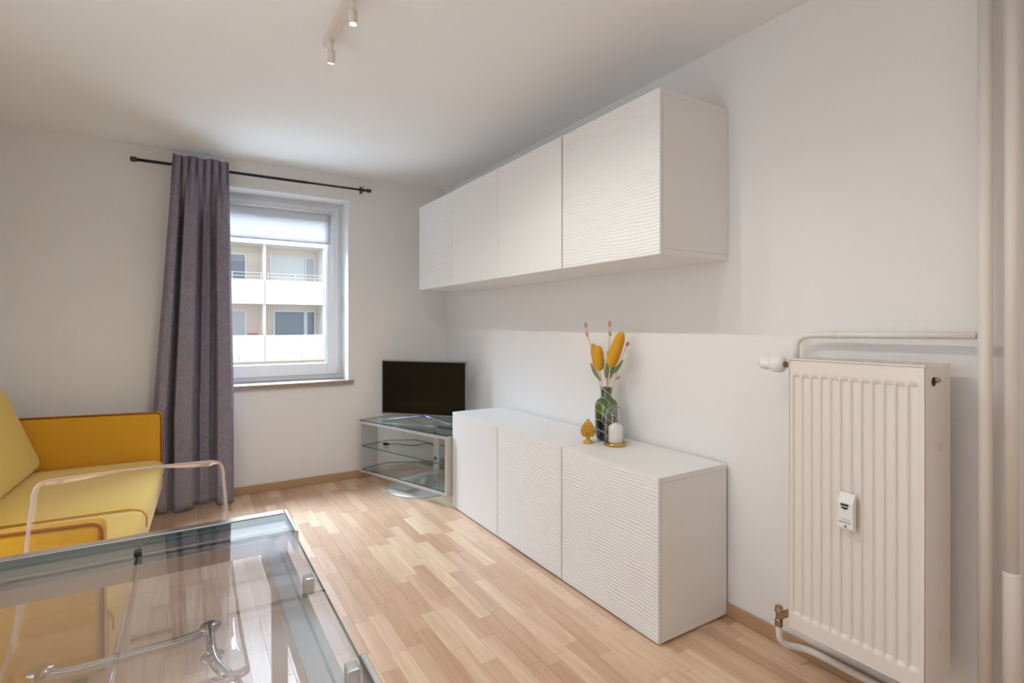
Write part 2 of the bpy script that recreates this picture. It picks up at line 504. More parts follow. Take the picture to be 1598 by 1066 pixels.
F2 = Vector((math.sin(YAW), math.cos(YAW))); R2 = Vector((math.cos(YAW), -math.sin(YAW)))
def seen_size(s_):
    x, y, ln, t = s_
    z = F2.x * x + F2.y * y
    if z < 0.3: return -1
    u = 799 + 823 * (R2.x * x + R2.y * y) / z
    v = 508 + 823 * CAM_H / z
    if u < -60 or u > 1650 or v > 1130 + 60: return -1
    if x > 1.62 and 1.40 < y < 3.3: return -1
    if x < -0.30 and y > 1.9: return -1
    return 1.0 / z
strips.sort(key=seen_size, reverse=True)
joined = MB(); tones = []
for k, (x, y, ln, t) in enumerate(strips):
    y0, y1 = y - ln / 2, y + ln / 2
    if y1 > YF: y1 = YF
    if x - SW / 2 < XL or y1 <= y0 + .02: 
        continue
    if k < 300 and y1 - y0 > ln - .001:
        o = bpy.data.objects.new('plank', meshes[ln]); COL.objects.link(o)
        o.parent = fl; o.location = (x, y, 0); o['tone'] = t
    else:
        w = SW / 2 - .0002
        joined.box(x - w, x + w, y0 + .0003, y1 - .0003, -.008, 0); tones += [t] * 6
jo = joined.build('plank', 'plank_far', fl)
jo['kind'] = 'stuff'
at = jo.data.attributes.new('tone', 'FLOAT', 'FACE'); at.data.foreach_set('value', tones)

# ------------------------------------------------------------------ window
def ring(b_, x0, x1, z0, z1, w, y0, y1, wb=None):
    wb = wb or w
    b_.box(x0, x0 + w, y0, y1, z0, z1).box(x1 - w, x1, y0, y1, z0, z1)
    b_.box(x0 + w, x1 - w, y0, y1, z0, z0 + wb).box(x0 + w, x1 - w, y0, y1, z1 - w, z1)
    return b_
win = bpy.data.objects.new('window_1', None); COL.objects.link(win); struct(win, 'white plastic window with a single wing')
win.location = ((WX0 + WX1) / 2, YF, WZ0)
def wpart(b_, name, mat, bevel=0.002):
    b_.v = [(x - win.location.x, y - win.location.y, z - win.location.z) for x, y, z in b_.v]
    return b_.build(name, mat, win, bevel)
FY = 4.485
wpart(ring(MB(), WX0, WX1, WZ0, WZ1, .055, FY, FY + .07), 'window_frame', 'pvc', .004)
sash = wpart(ring(MB(), WX0 + .03, WX1 - .03, WZ0 + .035, WZ1 - .03, .095, FY - .018, FY + .05), 'window_sash', 'pvc', .006)
wpart(ring(MB(), WX0 + .121, WX1 - .121, WZ0 + .126, WZ1 - .121, .008, FY - .004, FY + .02), 'glazing_bead', 'seal', .001)
wpart(MB().box(WX0 + .12, WX1 - .12, FY + .012, FY + .016, WZ0 + .125, WZ1 - .12), 'pane', 'pane', 0)
for z in (2.10, 0.87):
    h = MB().tube([(WX1 - .036, FY - .024, z - .035), (WX1 - .036, FY - .024, z + .035)], .008)
    wpart(h, 'hinge', 'pvc', 0)
rv = MB()
rv.box(WX1 - .004, WX1, YF + .002, FY, WZ0, WZ1).box(WX0, WX0 + .004, YF + .002, FY, WZ0, WZ1).box(WX0 + .004, WX1 - .004, YF + .002, FY, WZ1 - .004, WZ1)
wpart(rv, 'reveal', 'reveal', 0)
wpart(MB().box(WX0 + .002, WX1 - .002, YF, FY + .01, WZ0 - .034, WZ0).box(WX0 - .033, WX1 + .033, 4.238, YF, WZ0 - .014, WZ0 + .001), 'window_sill', 'sill', .003)
wpart(MB().box(WX0 - .028, WX1 + .028, 4.243, YF, WZ0 - .034, WZ0 - .014), 'sill_nosing', 'sill', .002)

# ------------------------------------------------------------------ roller blind
BX0, BX1 = WX0 + .118, WX1 - .104
bl = thing('roller_blind', 'white roller blind half lowered over the top of the window', 'blind', ((BX0 + BX1) / 2, 4.45, 2.13))
ox, oy, oz = bl.location
MB().tube([(BX0 - ox - .01, 0, .012), (BX1 - ox + .012, 0, .012)], .013, 16).build('blind_tube', 'pvc', bl)
MB().box(BX0 - ox - .015, BX1 - ox + .012, -.008, .016, .024, .040).build('mounting_rail', 'pvc', bl, .003)
MB().box(BX1 - ox + .010, BX1 - ox + .018, -.016, .014, -.012, .034).build('end_bracket', 'plastic_white', bl, .003)
MB().grid(lambda u, v: (BX0 - ox + u * (BX1 - BX0), -.004 + .0015 * math.sin(9 * u), .012 - v * .250), 16, 8, thick=.0008).build('blind_fabric', 'blind', bl)
MB().tube([(BX0 - ox, -.004, -.241), (BX1 - ox, -.004, -.241)], .0065, 10).build('bottom_bar', 'ext_shutter', bl)
ch = [(BX1 - ox + .014, -.018, .01), (BX1 - ox + .010, -.020, -.30), (BX1 - ox + .004, -.022, -.66), (BX1 - ox + .012, -.022, -.725),
      (BX1 - ox + .026, -.021, -.715), (BX1 - ox + .028, -.020, -.60), (BX1 - ox + .020, -.019, -.30), (BX1 - ox + .018, -.018, .01)]
MB().tube(smooth_path(ch, .03), .0016, 6).build('pull_chain', 'plastic_white', bl)

# ------------------------------------------------------------------ sideboard and wall cabinets
def ripple(y, z, seed):
    w = noise.noise(Vector((y * 5.0 + seed, z * 9.0, seed * 3.1)))
    w2 = noise.noise(Vector((y * 16.0, z * 40.0, seed + 5)))
    ph = (z + .010 * w + .0022 * w2) / 0.0140
    a = 0.5 + 0.5 * math.sin(2 * PI * ph)
    amp = 0.75 + 0.5 * noise.noise(Vector((y * 11.0, z * 30.0, seed + 9)))
    return 0.0026 * (a ** 1.4) * amp

def door_plain(w, h, th):
    return MB().box(0, th, .002, w - .002, 0, h)
def door_rippled(w, h, th, seed):
    b_ = MB()
    b_.box(0.0022, th, .002, w - .002, 0, h)
    ny, nz_ = 90, 240
    def fn(u, v):
        y = .002 + u * (w - .004); z = v * h
        d = ripple(y, z, seed) * min(1, min(z, h - z) / .010) * min(1, min(y, w - y) / .006)
        return (0.0020 - d, y, z)
    b_.grid(lambda u, v: fn(1 - u, v), ny, nz_, smooth=True)
    return b_

def cabinet(name, label, loc, widths, h, depth, seeds, lift):
    """x = depth from the front, y = width; doors sit in front of the carcass"""
    W = sum(widths)
    t = thing(name, label, 'cabinet', loc)
    dt = .018; c0 = dt + .0015; pt = .022
    MB().box(c0, depth, 0, W, h - pt, h).build('top_panel', 'lacquer', t, .0012)
    MB().box(c0, depth, 0, W, lift, lift + pt).build('bottom_panel', 'lacquer', t, .0012)
    for y0 in (0.0006, W - .018):
        MB().box(c0 + .0004, depth - .0005, y0, y0 + .0174, lift + pt + .0008, h - pt - .0008).build('side_panel', 'lacquer', t)
    if len(widths) > 1:
        MB().box(c0 + .025, depth - .0005, widths[0] - .009, widths[0] + .009, lift + pt, h - pt).build('divider_panel', 'lacquer', t)
    MB().box(depth - .006, depth - .001, .018, W - .018, lift + pt, h - pt).build('back_panel', 'lacquer', t)
    y = 0
    for w, sd in zip(widths, seeds):
        b_ = door_rippled(w, h - lift + .0005, dt, sd) if sd else door_plain(w, h - lift + .0005, dt)
        d = b_.build('door', 'lacquer_rip' if sd else 'lacquer', t, 0 if sd else .001)
        d.location = (0, y, lift - .001)
        d['label'] = 'door with a rippled wave relief' if sd else 'plain smooth door'
        y += w
    if lift > .005:
        for yy in (.04, W - .04):
            for xx in (.06, depth - .05):
                MB().lathe([(.018, 0), (.018, lift)], (xx, yy, 0), 12).build('foot', 'black', t)
    return t
U = 0.609
SBX = 1.529
SBD = 1.936 - SBX
cabinet('sideboard_cabinet', 'low white sideboard cabinet beside the radiator with one rippled door', (SBX, 1.413, 0), [U - .001], .643, SBD, [11.0], .010)
cabinet('sideboard_cabinet', 'low white double sideboard cabinet next to the corner glass stand', (SBX, 1.413 + U + .003, 0), [U, U - .006], .643, SBD, [4.0, 0], .010)
WCX = 1.538
WCD = 1.9495 - WCX
cabinet('wall_cabinet', 'white wall cabinet closest to the radiator with a grained rippled door', (WCX, 1.414, 1.500), [U + .005], .637, WCD, [21.0], 0)
cabinet('wall_cabinet', 'white double wall cabinet with two smooth doors over the sideboard', (WCX, 1.414 + U + .010, 1.500), [U, U], .637, WCD, [0, 0], 0)
cabinet('wall_cabinet', 'white wall cabinet in the room corner above the television', (WCX, 1.414 + 3 * U + .011, 1.500), [U - .004], .637, WCD, [31.0], 0)

# ------------------------------------------------------------------ sofa
sofa = thing('sofa', 'mustard yellow two seat fabric sofa standing against the left wall', 'sofa', (-0.125, 4.05, 0), math.radians(-2.04))
SL = 2.14                                   # length, towards -y
def soft(b_, name, mat, parent, bevel, seg=4, sub=0):
    o = b_.build(name, mat, parent, bevel, seg)
    for p in o.data.polygons: p.use_smooth = True
    return o
MB().box(-.86, -.015, -SL + .07, -.07, .215, .30).build('base_frame', 'sofa', sofa, .01)
for y0, dz in ((-.075, 0), (-SL, -.022)):
    b_ = MB()
    # tapering arm panel, slightly higher at the front
    a, c = y0 + .0, y0 + .075
    vs = []
    for y in (a, c):
        vs += [(-.90, y, .22), (0, y, .215), (0, y, .678 + dz), (-.90, y, .70 + dz)]
    b_.add(vs, [(0, 1, 2, 3), (7, 6, 5, 4), (0, 4, 5, 1), (1, 5, 6, 2), (2, 6, 7, 3), (3, 7, 4, 0)])
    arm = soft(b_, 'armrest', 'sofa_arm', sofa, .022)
    for y in (a + .004,):
        MB().tube(smooth_path([(-.90, y, .700 + dz), (-.006, y, .678 + dz), (-.002, y, .23)], .03), .0045, 8).build('piping', 'piping', arm)
def cushion(x0, x1, y0, y1, z0, z1, puff, name, crown=.012):
    """rounded box cushion"""
    b_ = MB()
    n = 14
    cx, cy, cz = (x0 + x1) / 2, (y0 + y1) / 2, (z0 + z1) / 2
    hx, hy, hz = (x1 - x0) / 2, (y1 - y0) / 2, (z1 - z0) / 2
    r = puff
    def pt(d):
        d = Vector(d)
        q = Vector((max(-hx + r, min(hx - r, d.x * hx)), max(-hy + r, min(hy - r, d.y * hy)), max(-hz + r, min(hz - r, d.z * hz))))
        e = Vector((d.x * hx, d.y * hy, d.z * hz)) - q
        if e.length > 1e-9: e = e.normalized() * r
        p = q + e
        fx, fy = 1 - (p.x / hx) ** 2, 1 - (p.y / hy) ** 2
        p.z += crown * max(0, fx) * max(0, fy) * (1 if p.z > 0 else -.3)
        return (cx + p.x, cy + p.y, cz + p.z)
    for ax in range(3):
        for sg in (-1, 1):
            def fn(u, v, ax=ax, sg=sg):
                a_, c_ = u * 2 - 1, v * 2 - 1
                a_ = math.copysign(abs(a_) ** .8, a_); c_ = math.copysign(abs(c_) ** .8, c_)
                d = [0, 0, 0]; d[ax] = sg; d[(ax + 1) % 3] = a_ * 1.0; d[(ax + 2) % 3] = c_
                return pt(d)
            if sg > 0: b_.grid(fn, n, n)
            else: b_.grid(lambda u, v, fn=fn: fn(1 - u, v), n, n)
    return b_
mid = -1.10
for (y1, y0) in ((-.078, mid + .001), (mid - .001, -SL + .078)):
    c_ = cushion(-.80, .012, y0, y1, .275, .395, .045, 'seat_cushion').build('seat_cushion', 'sofa', sofa)
    for y in (y0 + .012, y1 - .012):
        MB().tube(smooth_path([(-.70, y, .388), (-.03, y, .386), (.011, y, .35), (.011, y, .30)], .04), .003, 6).build('piping', 'sofa_arm', c_)
# seat apron below the cushions
soft(MB().box(-.02, .004, -SL + .078, -.078, .212, .33), 'seat_apron', 'sofa', sofa, .008)
for (y1, y0) in ((-.080, mid + .004), (mid - .004, -SL + .080)):
    c_ = cushion(-.10, .10, y0, y1, 0, .508, .055, 'back_cushion', .0).build('back_cushion', 'sofa', sofa)
    c_.rotation_euler = (0, math.radians(-20), 0)
    c_.location = (-.650, 0, .385)
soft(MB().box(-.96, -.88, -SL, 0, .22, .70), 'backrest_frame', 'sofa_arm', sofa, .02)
for x in (-.82, -.07):
    for y in (-.09, -SL + .09):
        MB().lathe([(.013, 0), (.02, .218)], (x, y, 0), 14).build('leg', 'wood_leg', sofa)

# ------------------------------------------------------------------ curtain, rod
cur = thing('curtain', 'grey violet damask curtain hanging gathered to the floor beside the window', 'curtain', (0.08, 4.12, 0))
def curt(u, v):
    # v 0 top .. 1 bottom ; fold profile from a list of control depths
    z = 2.352 * (1 - v) + .012 * v
    xl = -.068 - .115 * min(1, v * 1.35) - .0 * v
    xr = .250 + .030 * min(1, v * 1.5)
    w = min(1, v * 5); w = w * w * (3 - 2 * w)
    # pinched heading
    ph = 2 * PI * 7.5 * u + .4 + .5 * math.sin(5 * u)
    top = .019 * math.sin(ph)
    topx = -.0065 * math.sin(2 * ph)
    # hanging folds: broad fronts overlapping narrow valleys, as (u, sideways shift, depth)
    uu = u + .010 * math.sin(3 * v + 2) * math.sin(PI * u)
    cs = [(0, 0, .0), (.06, 0, -.035), (.13, .010, -.03), (.155, .010, .0), (.165, .0, .090), (.235, .0, .105), (.245, .0, .0), (.265, -.006, -.050),
          (.35, 0, -.052), (.44, .008, -.050), (.465, .010, .0), (.475, .0, .095), (.52, 0, .090), (.57, 0, .050), (.62, 0, .060), (.68, 0, .055), (.70, 0, .095), (.765, .0, .105),
          (.775, -.0, .01), (.795, -.006, -.045), (.87, 0, -.052), (.95, .006, -.045), (1, 0, -.010)]
    d, dx = cs[-1][2], 0
    for a, b_ in zip(cs, cs[1:]):
        if a[0] <= uu <= b_[0]:
            t_ = (uu - a[0]) / (b_[0] - a[0]); t_ = t_ * t_ * (3 - 2 * t_) * .5 + t_ * .5
            dx = a[1] + (b_[1] - a[1]) * t_
            d = a[2] + (b_[2] - a[2]) * t_
            break
    k_ = (.85 + .15 * v)
    if d > .05: d = .05 + (d - .05) * min(1, max(0, v - .04) * 6)
    d *= k_; dx *= k_
    y = (1 - w) * top + w * d * 1.0
    x = xl + (xr - xl) * u + w * .6 * dx + (1 - w) * topx
    z += (1 - v) * (.006 * math.sin(ph + .6) + .005 * math.sin(2 * PI * 2.7 * u + 2)) + (.006 * math.sin(2 * PI * 2.6 * u + 1) * v if v > .9 else 0)
    return (x - .08, y, z)
MB().grid(curt, 320, 90, thick=.0018).build('drape', 'curtain', cur)
MB().grid(lambda u, v: tuple(a + b_ for a, b_ in zip(curt(u, .965 + .033 * v), (0, .006, 0))), 160, 4, thick=.001).build('hem', 'lining', cur)
for u in [i / 8 + .03 for i in range(8)]:
    p = curt(u, .02)
    MB().box(p[0] - .010, p[0] + .010, .050, .0525, 2.285, 2.345).build('heading_tape_loop', 'lining', cur)

rod = thing('curtain_rod', 'thin black metal curtain rod with short round end caps', 'curtain rod', (0.48, 4.192, 2.302))
MB().tube([(-.762, 0, 0), (.30, 0, 0)], .0100, 16).build('rod', 'rod', rod)
MB().tube([(.30, 0, 0), (.760, 0, 0)], .0080, 16).build('inner_rod', 'rod', rod)
for x, r in ((-.768, .0165), (.765, .0145)):
    MB().lathe([(r * .8, -.018), (r, -.015), (r, .012), (r * .85, .018)], (x, 0, 0), 20, axis='x').build('end_cap', 'finial', rod)
for x in (-.40, .722):
    b_ = MB().box(x - .006, x + .006, .0, .078, -.004, .004).box(x - .009, x + .009, .072, .078, -.012, .042)
    b_.tube([(x, .012 * math.cos(a), .012 * math.sin(a)) for a in [i * PI / 8 for i in range(16)]], .0035, 8, closed=True)
    b_.box(x - .003, x + .003, -.004, .004, .010, .030)
    b_.build('wall_bracket', 'finial', rod)

# ------------------------------------------------------------------ corner TV stand, television, remote, cable
ANG = math.atan2(-.942, .336)
tvs = thing('tv_stand', 'low swivelling glass and silver media stand standing across the room corner', 'tv stand', (1.157, 4.140, 0), ANG)
SWD = .972
MX = Matrix.Rotation(ANG, 4, 'Z')
def mir(pts): return pts
# local frame: x along the front, y into the corner (left-handed flip avoided: into the corner is +y)
poly = [(0, 0), (SWD, 0), (SWD, .27), (.80, .42), (.17, .42), (0, .27)]
inn = [(.022, .006), (SWD - .022, .006), (SWD - .022, .26), (.79, .41), (.18, .41), (.022, .26)]
MB().prism(poly, .480, .488, 0, 1).build('top_glass', ['shelf_glass', 'glass_edge'], tvs)
MB().prism(inn, .282, .289, 0, 1).build('middle_shelf', ['shelf_glass', 'glass_edge'], tvs)
MB().prism(inn, .101, .108, 0, 1).build('bottom_shelf', ['shelf_glass', 'glass_edge'], tvs)
fr = MB()
fr.box(0, SWD, 0, .022, .080, .100).box(0, SWD, 0, .022, .458, .479)
fr.box(0, .020, 0, .022, .100, .458).box(SWD - .020, SWD, 0, .022, .100, .458)
fr.build('front_frame', 'silver', tvs, .002)
for x0 in (0, SWD - .016):
    p = MB().box(x0, x0 + .016, .022, .16, .080, .479).build('side_panel', 'silver', tvs, .0015)
    for z in (.15, .42):
        MB().lathe([(.006, 0), (.005, .003)], (x0 + (.016 if x0 == 0 else -.003), .12, z), 12, axis='x').build('screw', 'alu', p)
b_ = MB().box(.455, .515, .02, .40, .078, .100).box(.17, .80, .395, .418, .078, .100)
b_.box(.02, .16, .15, .17, .084, .100).box(.81, .95, .15, .17, .084, .100)
b_.build('lower_brace', 'silver', tvs, .002)
colm = MB().box(.465, .520, .345, .365, .100, .478).build('cable_column', 'silver', tvs, .003)
for z in (.20, .385):
    MB().lathe([(.014, 0), (.014, .002)], (.4925, .343, z), 20, axis='y').build('cable_hole', 'black', colm)
MB().lathe([(.045, .012), (.045, .080)], (.487, .215, 0), 28).build('swivel_post', 'silver', tvs)
MB().lathe([(.262, 0), (.262, .006), (.250, .013), (.10, .016)], (.487, .215, 0), 72).build('base_disc', 'silver', tvs)

tva = math.atan2(-.754, .657)
tv = thing('television', 'flat screen television with a silver rim on the glass corner stand', 'television', (1.5715, 3.8465, .489), tva)
HW = .363
MB().box(-HW, HW, -.012, .012, .034, .463).build('bezel', 'silver_blue', tv, .004)
MB().box(-HW + .011, HW - .011, -.0135, -.0115, .048, .453).build('screen', 'screen', tv)
MB().box(-.30, .30, .012, .040, .08, .40).build('back_housing', 'black', tv, .012)
ft = MB()
for p in ((-.285, -.135), (.285, -.135), (-.20, .10), (.20, .10)):
    ft.tube([(0, 0, .040), (p[0] * .15, p[1] * .15, .030), (p[0], p[1], .006)], [.011, .010, .006], 8)
ft.build('foot', 'silver_blue', tv)
MB().box(-.03, .03, -.010, .016, .022, .060).build('neck', 'silver_blue', tv, .004)

rc = thing('remote_control', 'small black remote control lying on the glass stand top', 'remote control', (1.575, 3.452, .488), math.radians(20))
MB().box(-.022, .022, -.075, .075, .0, .016).build('body', 'black', rc, .005)
for i in range(3):
    for j in range(6):
        MB().box(-.015 + i * .0115, -.008 + i * .0115, -.06 + j * .019, -.051 + j * .019, .016, .018).build('button', 'silver_blue', rc)

cb = thing('power_cable', 'black cable with a plug lying on the middle glass shelf', 'cable', (1.50, 3.95, .290))
pts = [(1.335, 4.020), (1.40, 4.00), (1.47, 3.93), (1.53, 3.87), (1.61, 3.90), (1.65, 3.85), (1.64, 3.80)]
sp = [(x - 1.50, y - 3.95, .004 + .004 * math.sin(i * 2)) for i, (x, y) in enumerate(pts)]
MB().tube(smooth_path(sp, .04), .003, 8).build('cord', 'black', cb)
MB().tube([(-.190, .080, .010), (-.165, .070, .010), (-.145, .063, .006)], [.011, .012, .005], 12).build('plug', 'black', cb)

# ------------------------------------------------------------------ decorations on the sideboard
ST = .643
vs_ = thing('vase', 'dark green glass bottle vase with white swirls', 'vase', (1.82, 2.03, ST))
prof = [(.030, 0), (.046, .004), (.054, .018), (.057, .05), (.058, .12), (.058, .170), (.054, .192), (.043, .206), (.032, .214), (.0275, .222), (.027, .262), (.028, .268), (.024, .268), (.023, .225), (.04, .195), (.050, .17), (.050, .03), (.0, .012)]
MB().lathe(prof, n=48).build('vase_body', 'vase', vs_)

pc = thing('pinecone_ornament', 'small mustard ceramic pinecone ornament on a round foot', 'ornament', (1.695, 2.025, ST))
MB().lathe([(.0, 0), (.024, 0), (.026, .004), (.022, .010), (.011, .016), (.009, .030), (.012, .034)], n=28).build('foot', 'mustard', pc)
b_ = MB()
b_.lathe([(.010, .030), (.022, .042), (.027, .056), (.024, .078), (.016, .096), (.010, .106)], n=24)
rows = [(.040, .024, 11), (.052, .030, 13), (.064, .029, 13), (.076, .025, 11), (.088, .018, 9), (.098, .011, 7)]
for k, (z, r, n) in enumerate(rows):
    for i in range(n):
        a = 2 * PI * (i + .5 * (k % 2)) / n
        c = Vector((r * math.cos(a), r * math.sin(a), z))
        out_ = Vector((math.cos(a), math.sin(a), .55)).normalized()
        b_.tube([c - out_ * .006, c + out_ * .003, c + out_ * .008], [.0052, .0078, .003], 8)
b_.lathe([(.007, .100), (.009, .108), (.009, .116), (.007, .118)], n=18)
b_.build('scaled_cone', 'mustard', pc)

cl = thing('glass_cloche', 'small clear glass dome on a brass dish', 'cloche', (1.774, 1.916, ST))
MB().lathe([(.050, 0), (.0535, .002), (.0535, .016), (.051, .018), (.048, .014), (.0, .014)], n=48).build('dish', 'brass', cl)
dp = [(.049, .0145)] + [(.049, .03 + .115 * i / 4) for i in range(5)]
dp += [(.049 * math.cos(a), .145 + .050 * math.sin(a)) for a in [PI / 2 * i / 10 for i in range(1, 11)]]
ip = [(max(0, r - .0018), z - (.0018 if z > .15 else 0)) for r, z in reversed(dp)]
MB().lathe(dp + ip, n=48, cap=False).build('glass_dome', 'dome_glass', cl)
ca = thing('candle', 'short ivory pillar candle standing under the glass dome', 'candle', (1.776, 1.914, ST + .0145))
MB().lathe([(.0, 0), (.033, 0), (.034, .003), (.034, .074), (.031, .080), (.008, .094), (.0, .096)], n=36).build('wax', 'wax', ca)
MB().tube([(0, 0, .094), (.001, 0, .100), (.003, 0, .106)], .0012, 6).build('wick', 'stem', ca)

def at_(x, y, z, k=1.82 / 1.76):
    return Vector((x * k, y * k, CAM_H + (z - CAM_H) * k))
NECK = Vector((1.82, 2.03, ST + .262))
def stem_to(b_, p, r=.0016, sway=.01, nx_=0.0, ny_=0.0):
    base = Vector((1.82 + nx_ * .8, 2.03 + ny_ * .8, ST + .05))
    nk = Vector((1.82 + nx_, 2.03 + ny_, ST + .262))
    pts_ = bez(base, nk, p, 10)
    b_.tube(pts_, r, 6)
def head_mesh(b_, p0, p1, r, seed):
    ax = (Vector(p1) - Vector(p0)); Lh = ax.length; ax.normalize()
    s1 = ax.cross(Vector((0, 1, 0))).normalized(); s2 = ax.cross(s1)
    n, m_ = 26, 30
    vs = []
    for j in range(m_ + 1):
        t_ = j / m_
        rr = r * (1 - abs(2 * t_ - 1) ** 3.2) ** .5 * (1.0 - .12 * t_) if 0 < t_ < 1 else r * .05
        for i in range(n):
            a = 2 * PI * i / n
            k = 1 + .10 * math.sin(i * 2.2 + j * 3.1 + seed) + .07 * noise.noise(Vector((i * 1.3, j * 1.1, seed)))
            vs.append(Vector(p0) + ax * (Lh * t_) + (s1 * math.cos(a) + s2 * math.sin(a)) * rr * k)
    fs = [(j * n + i, j * n + (i + 1) % n, (j + 1) * n + (i + 1) % n, (j + 1) * n + i) for j in range(m_) for i in range(n)]
    fs += [tuple(range(n - 1, -1, -1)), tuple(range(m_ * n, (m_ + 1) * n))]
    b_.add(vs, fs, 0, True)
def leaf_mesh(b_, p0, p1, w, bend=(0, 0, 0)):
    p0, p1 = Vector(p0), Vector(p1)
    d = (p1 - p0).normalized(); side = d.cross(Vector((.68, .73, 0))).normalized(); nrm = side.cross(d)
    def fn(u, v):
        c = p0.lerp(p1, v) + Vector(bend) * math.sin(PI * v)
        ww = w * math.sin(PI * min(.999, max(.001, v * .97 + .015))) ** .8
        return c + side * ((u - .5) * 2 * ww) + nrm * (abs(u - .5) * .006)
    b_.grid(fn, 4, 12, thick=.0006)
def flower(name, label, cat, p0, p1, r, leaf=None, nxy=(0, 0), seed=0.0, mat='head_yellow', group=None):
    t = thing(name, label, cat, NECK, 0, group)
    inv = lambda b_: setattr(b_, 'v', [tuple(Vector(v) - NECK) for v in b_.v])
    b_ = MB(); head_mesh(b_, p0, p1, r, seed); inv(b_); b_.build('flower_head', mat, t)
    b_ = MB(); stem_to(b_, Vector(p0), nx_=nxy[0], ny_=nxy[1]); inv(b_); b_.build('stem', 'stem', t)
    for (a, c, w, bd) in (leaf or []):
        b_ = MB(); leaf_mesh(b_, a, c, w, bd); inv(b_); b_.build('leaf', 'leaf', t)
n0 = NECK + Vector((0, 0, .008))
flower('dried_flower', 'tallest golden yellow dried flower spike in the green vase', 'dried flower', at_(1.75, 1.925, 1.022), at_(1.76, 1.852, 1.196), .030,
       [(at_(1.76, 1.925, .985), at_(1.76, 1.846, 1.062), .010, (0, .004, -.006)), (at_(1.77, 1.945, .965), at_(1.77, 1.915, 1.050), .010, (0, 0, 0))], (.008, -.010), 1)
flower('dried_flower', 'oval yellow dried flower head in front in the green vase', 'dried flower', at_(1.745, 1.995, 1.000), at_(1.75, 2.015, 1.125), .027,
       [(at_(1.75, 1.992, .950), at_(1.75, 2.070, 1.035), .010, (0, .006, -.004)), (at_(1.75, 1.955, .965), at_(1.75, 1.946, 1.045), .012, (0, 0, 0))], (-.008, .006), 2)
flower('dried_flower', 'narrow yellow dried flower head half hidden behind the oval one', 'dried flower', at_(1.79, 2.060, 1.000), at_(1.79, 2.098, 1.132), .022,
       [(at_(1.79, 2.060, 1.015), at_(1.79, 2.110, 1.085), .010, (0, .002, 0))], (.004, .010), 3)
bun = [((1.76, 2.119, 1.214), (1.76, 2.123, 1.240), 'topmost', 'uppermost bunny tail grass plume, leaning away towards the window', (-.005, .012)),
       ((1.78, 2.128, 1.166), (1.78, 2.140, 1.192), '', 'bunny tail grass plume just under the uppermost one on the window side', (0, .014)),
       ((1.76, 1.941, 1.217), (1.76, 1.940, 1.247), '', 'highest upright bunny tail grass plume beside the tallest yellow spike', (0, -.002)),
       ((1.78, 1.955, 1.172), (1.78, 1.965, 1.198), '', 'bunny tail grass plume directly below the highest upright one', (.004, 0)),
       ((1.77, 1.960, 1.068), (1.77, 1.961, 1.100), '', 'low bunny tail grass plume between the yellow flower heads', (-.002, .002)),
       ((1.80, 1.865, 1.127), (1.80, 1.850, 1.146), '', 'bunny tail grass plume peeking out behind the tallest yellow spike', (.010, -.004)),
       ((1.76, 1.895, .966), (1.76, 1.868, .985), '', 'lowest bunny tail grass plume, bent sideways above the vase neck', (.006, -.014))]
for k, (a, c, _, lab, nxy) in enumerate(bun):
    flower('bunny_tail_grass', lab, 'dried grass', at_(*a), at_(*c), .0078, None, nxy, k + 4, 'bunny', 'bunny tail grasses in the vase')

# ------------------------------------------------------------------ radiator with fittings
RX, RY0, RY1, RZ0, RZ1, RB = 1.733, .638, 1.024, .205, 1.112, 1.900
rad = thing('radiator', 'tall white ribbed panel radiator mounted on the wall', 'radiator', (RX, (RY0 + RY1) / 2, RZ0))
yc = (RY0 + RY1) / 2
NR = 12
HWr = (RY1 - RY0) / 2
def radf(u, v):
    y = (u - .5) * 2 * (HWr - .004); z = .004 + v * (RZ1 - RZ0 - .008)
    H = RZ1 - RZ0
    k = (y + HWr - .012) / ((2 * HWr - .024) / NR)
    d = 0
    if 0 < k < NR:
        f = k - math.floor(k)
        # shallow wide channel, narrow raised rib between channels
        def sm(a, b_, x):
            t_ = max(0, min(1, (x - a) / (b_ - a))); return t_ * t_ * (3 - 2 * t_)
        d = sm(.0, .24, f) * (1 - sm(.86, .93, f))
        cz = min(z - .050, H - .050 - z)
        rnd = .004 * (abs(f - .5) * 2) ** 2
        d *= sm(0, .014, cz - rnd)
    return (.0 + d * .0100, y, z)
b_ = MB()
b_.grid(lambda u, v: radf(1 - u, v), NR * 14, 120, smooth=True)
b_.build('front_panel', 'radiator', rad)
D = RB - RX
b_ = MB().box(.008, .014, -HWr + .002, HWr - .002, .002, RZ1 - RZ0 - .004)
b_.box(D - .012, D, -HWr + .002, HWr - .002, .002, RZ1 - RZ0 - .010)
b_.build('water_panel', 'radiator', rad)
MB().box(.003, D, -HWr - .0015, -HWr + .0015, .0, RZ1 - RZ0).build('side_cover', 'radiator', rad, .001)
MB().box(.003, D, HWr - .0015, HWr + .0015, .0, RZ1 - RZ0).build('side_cover', 'radiator', rad, .001)
b_ = MB()
ztop = RZ1 - RZ0
b_.box(-.001, .016, -HWr - .0015, HWr + .0015, ztop - .002, ztop + .002)
b_.box(D - .014, D, -HWr - .0015, HWr + .0015, ztop - .002, ztop + .002)
for k in range(33):
    y = -HWr + .004 + k * (2 * HWr - .008) / 32
    b_.box(.016, D - .014, y - .0022, y + .0022, ztop - .003, ztop + .0015)
b_.box(D / 2 - .004, D / 2 + .004, -HWr, HWr, ztop - .004, ztop + .002)
g = b_.build('top_grille', 'radiator', rad)
# rim line round the front
b_ = MB()
b_.tube([(-.0005, -HWr + .002, .004), (-.0005, -HWr + .002, ztop - .002), (-.0005, HWr - .002, ztop - .002), (-.0005, HWr - .002, .004)], .0022, 8, closed=True)
b_.build('front_rim', 'radiator', rad)
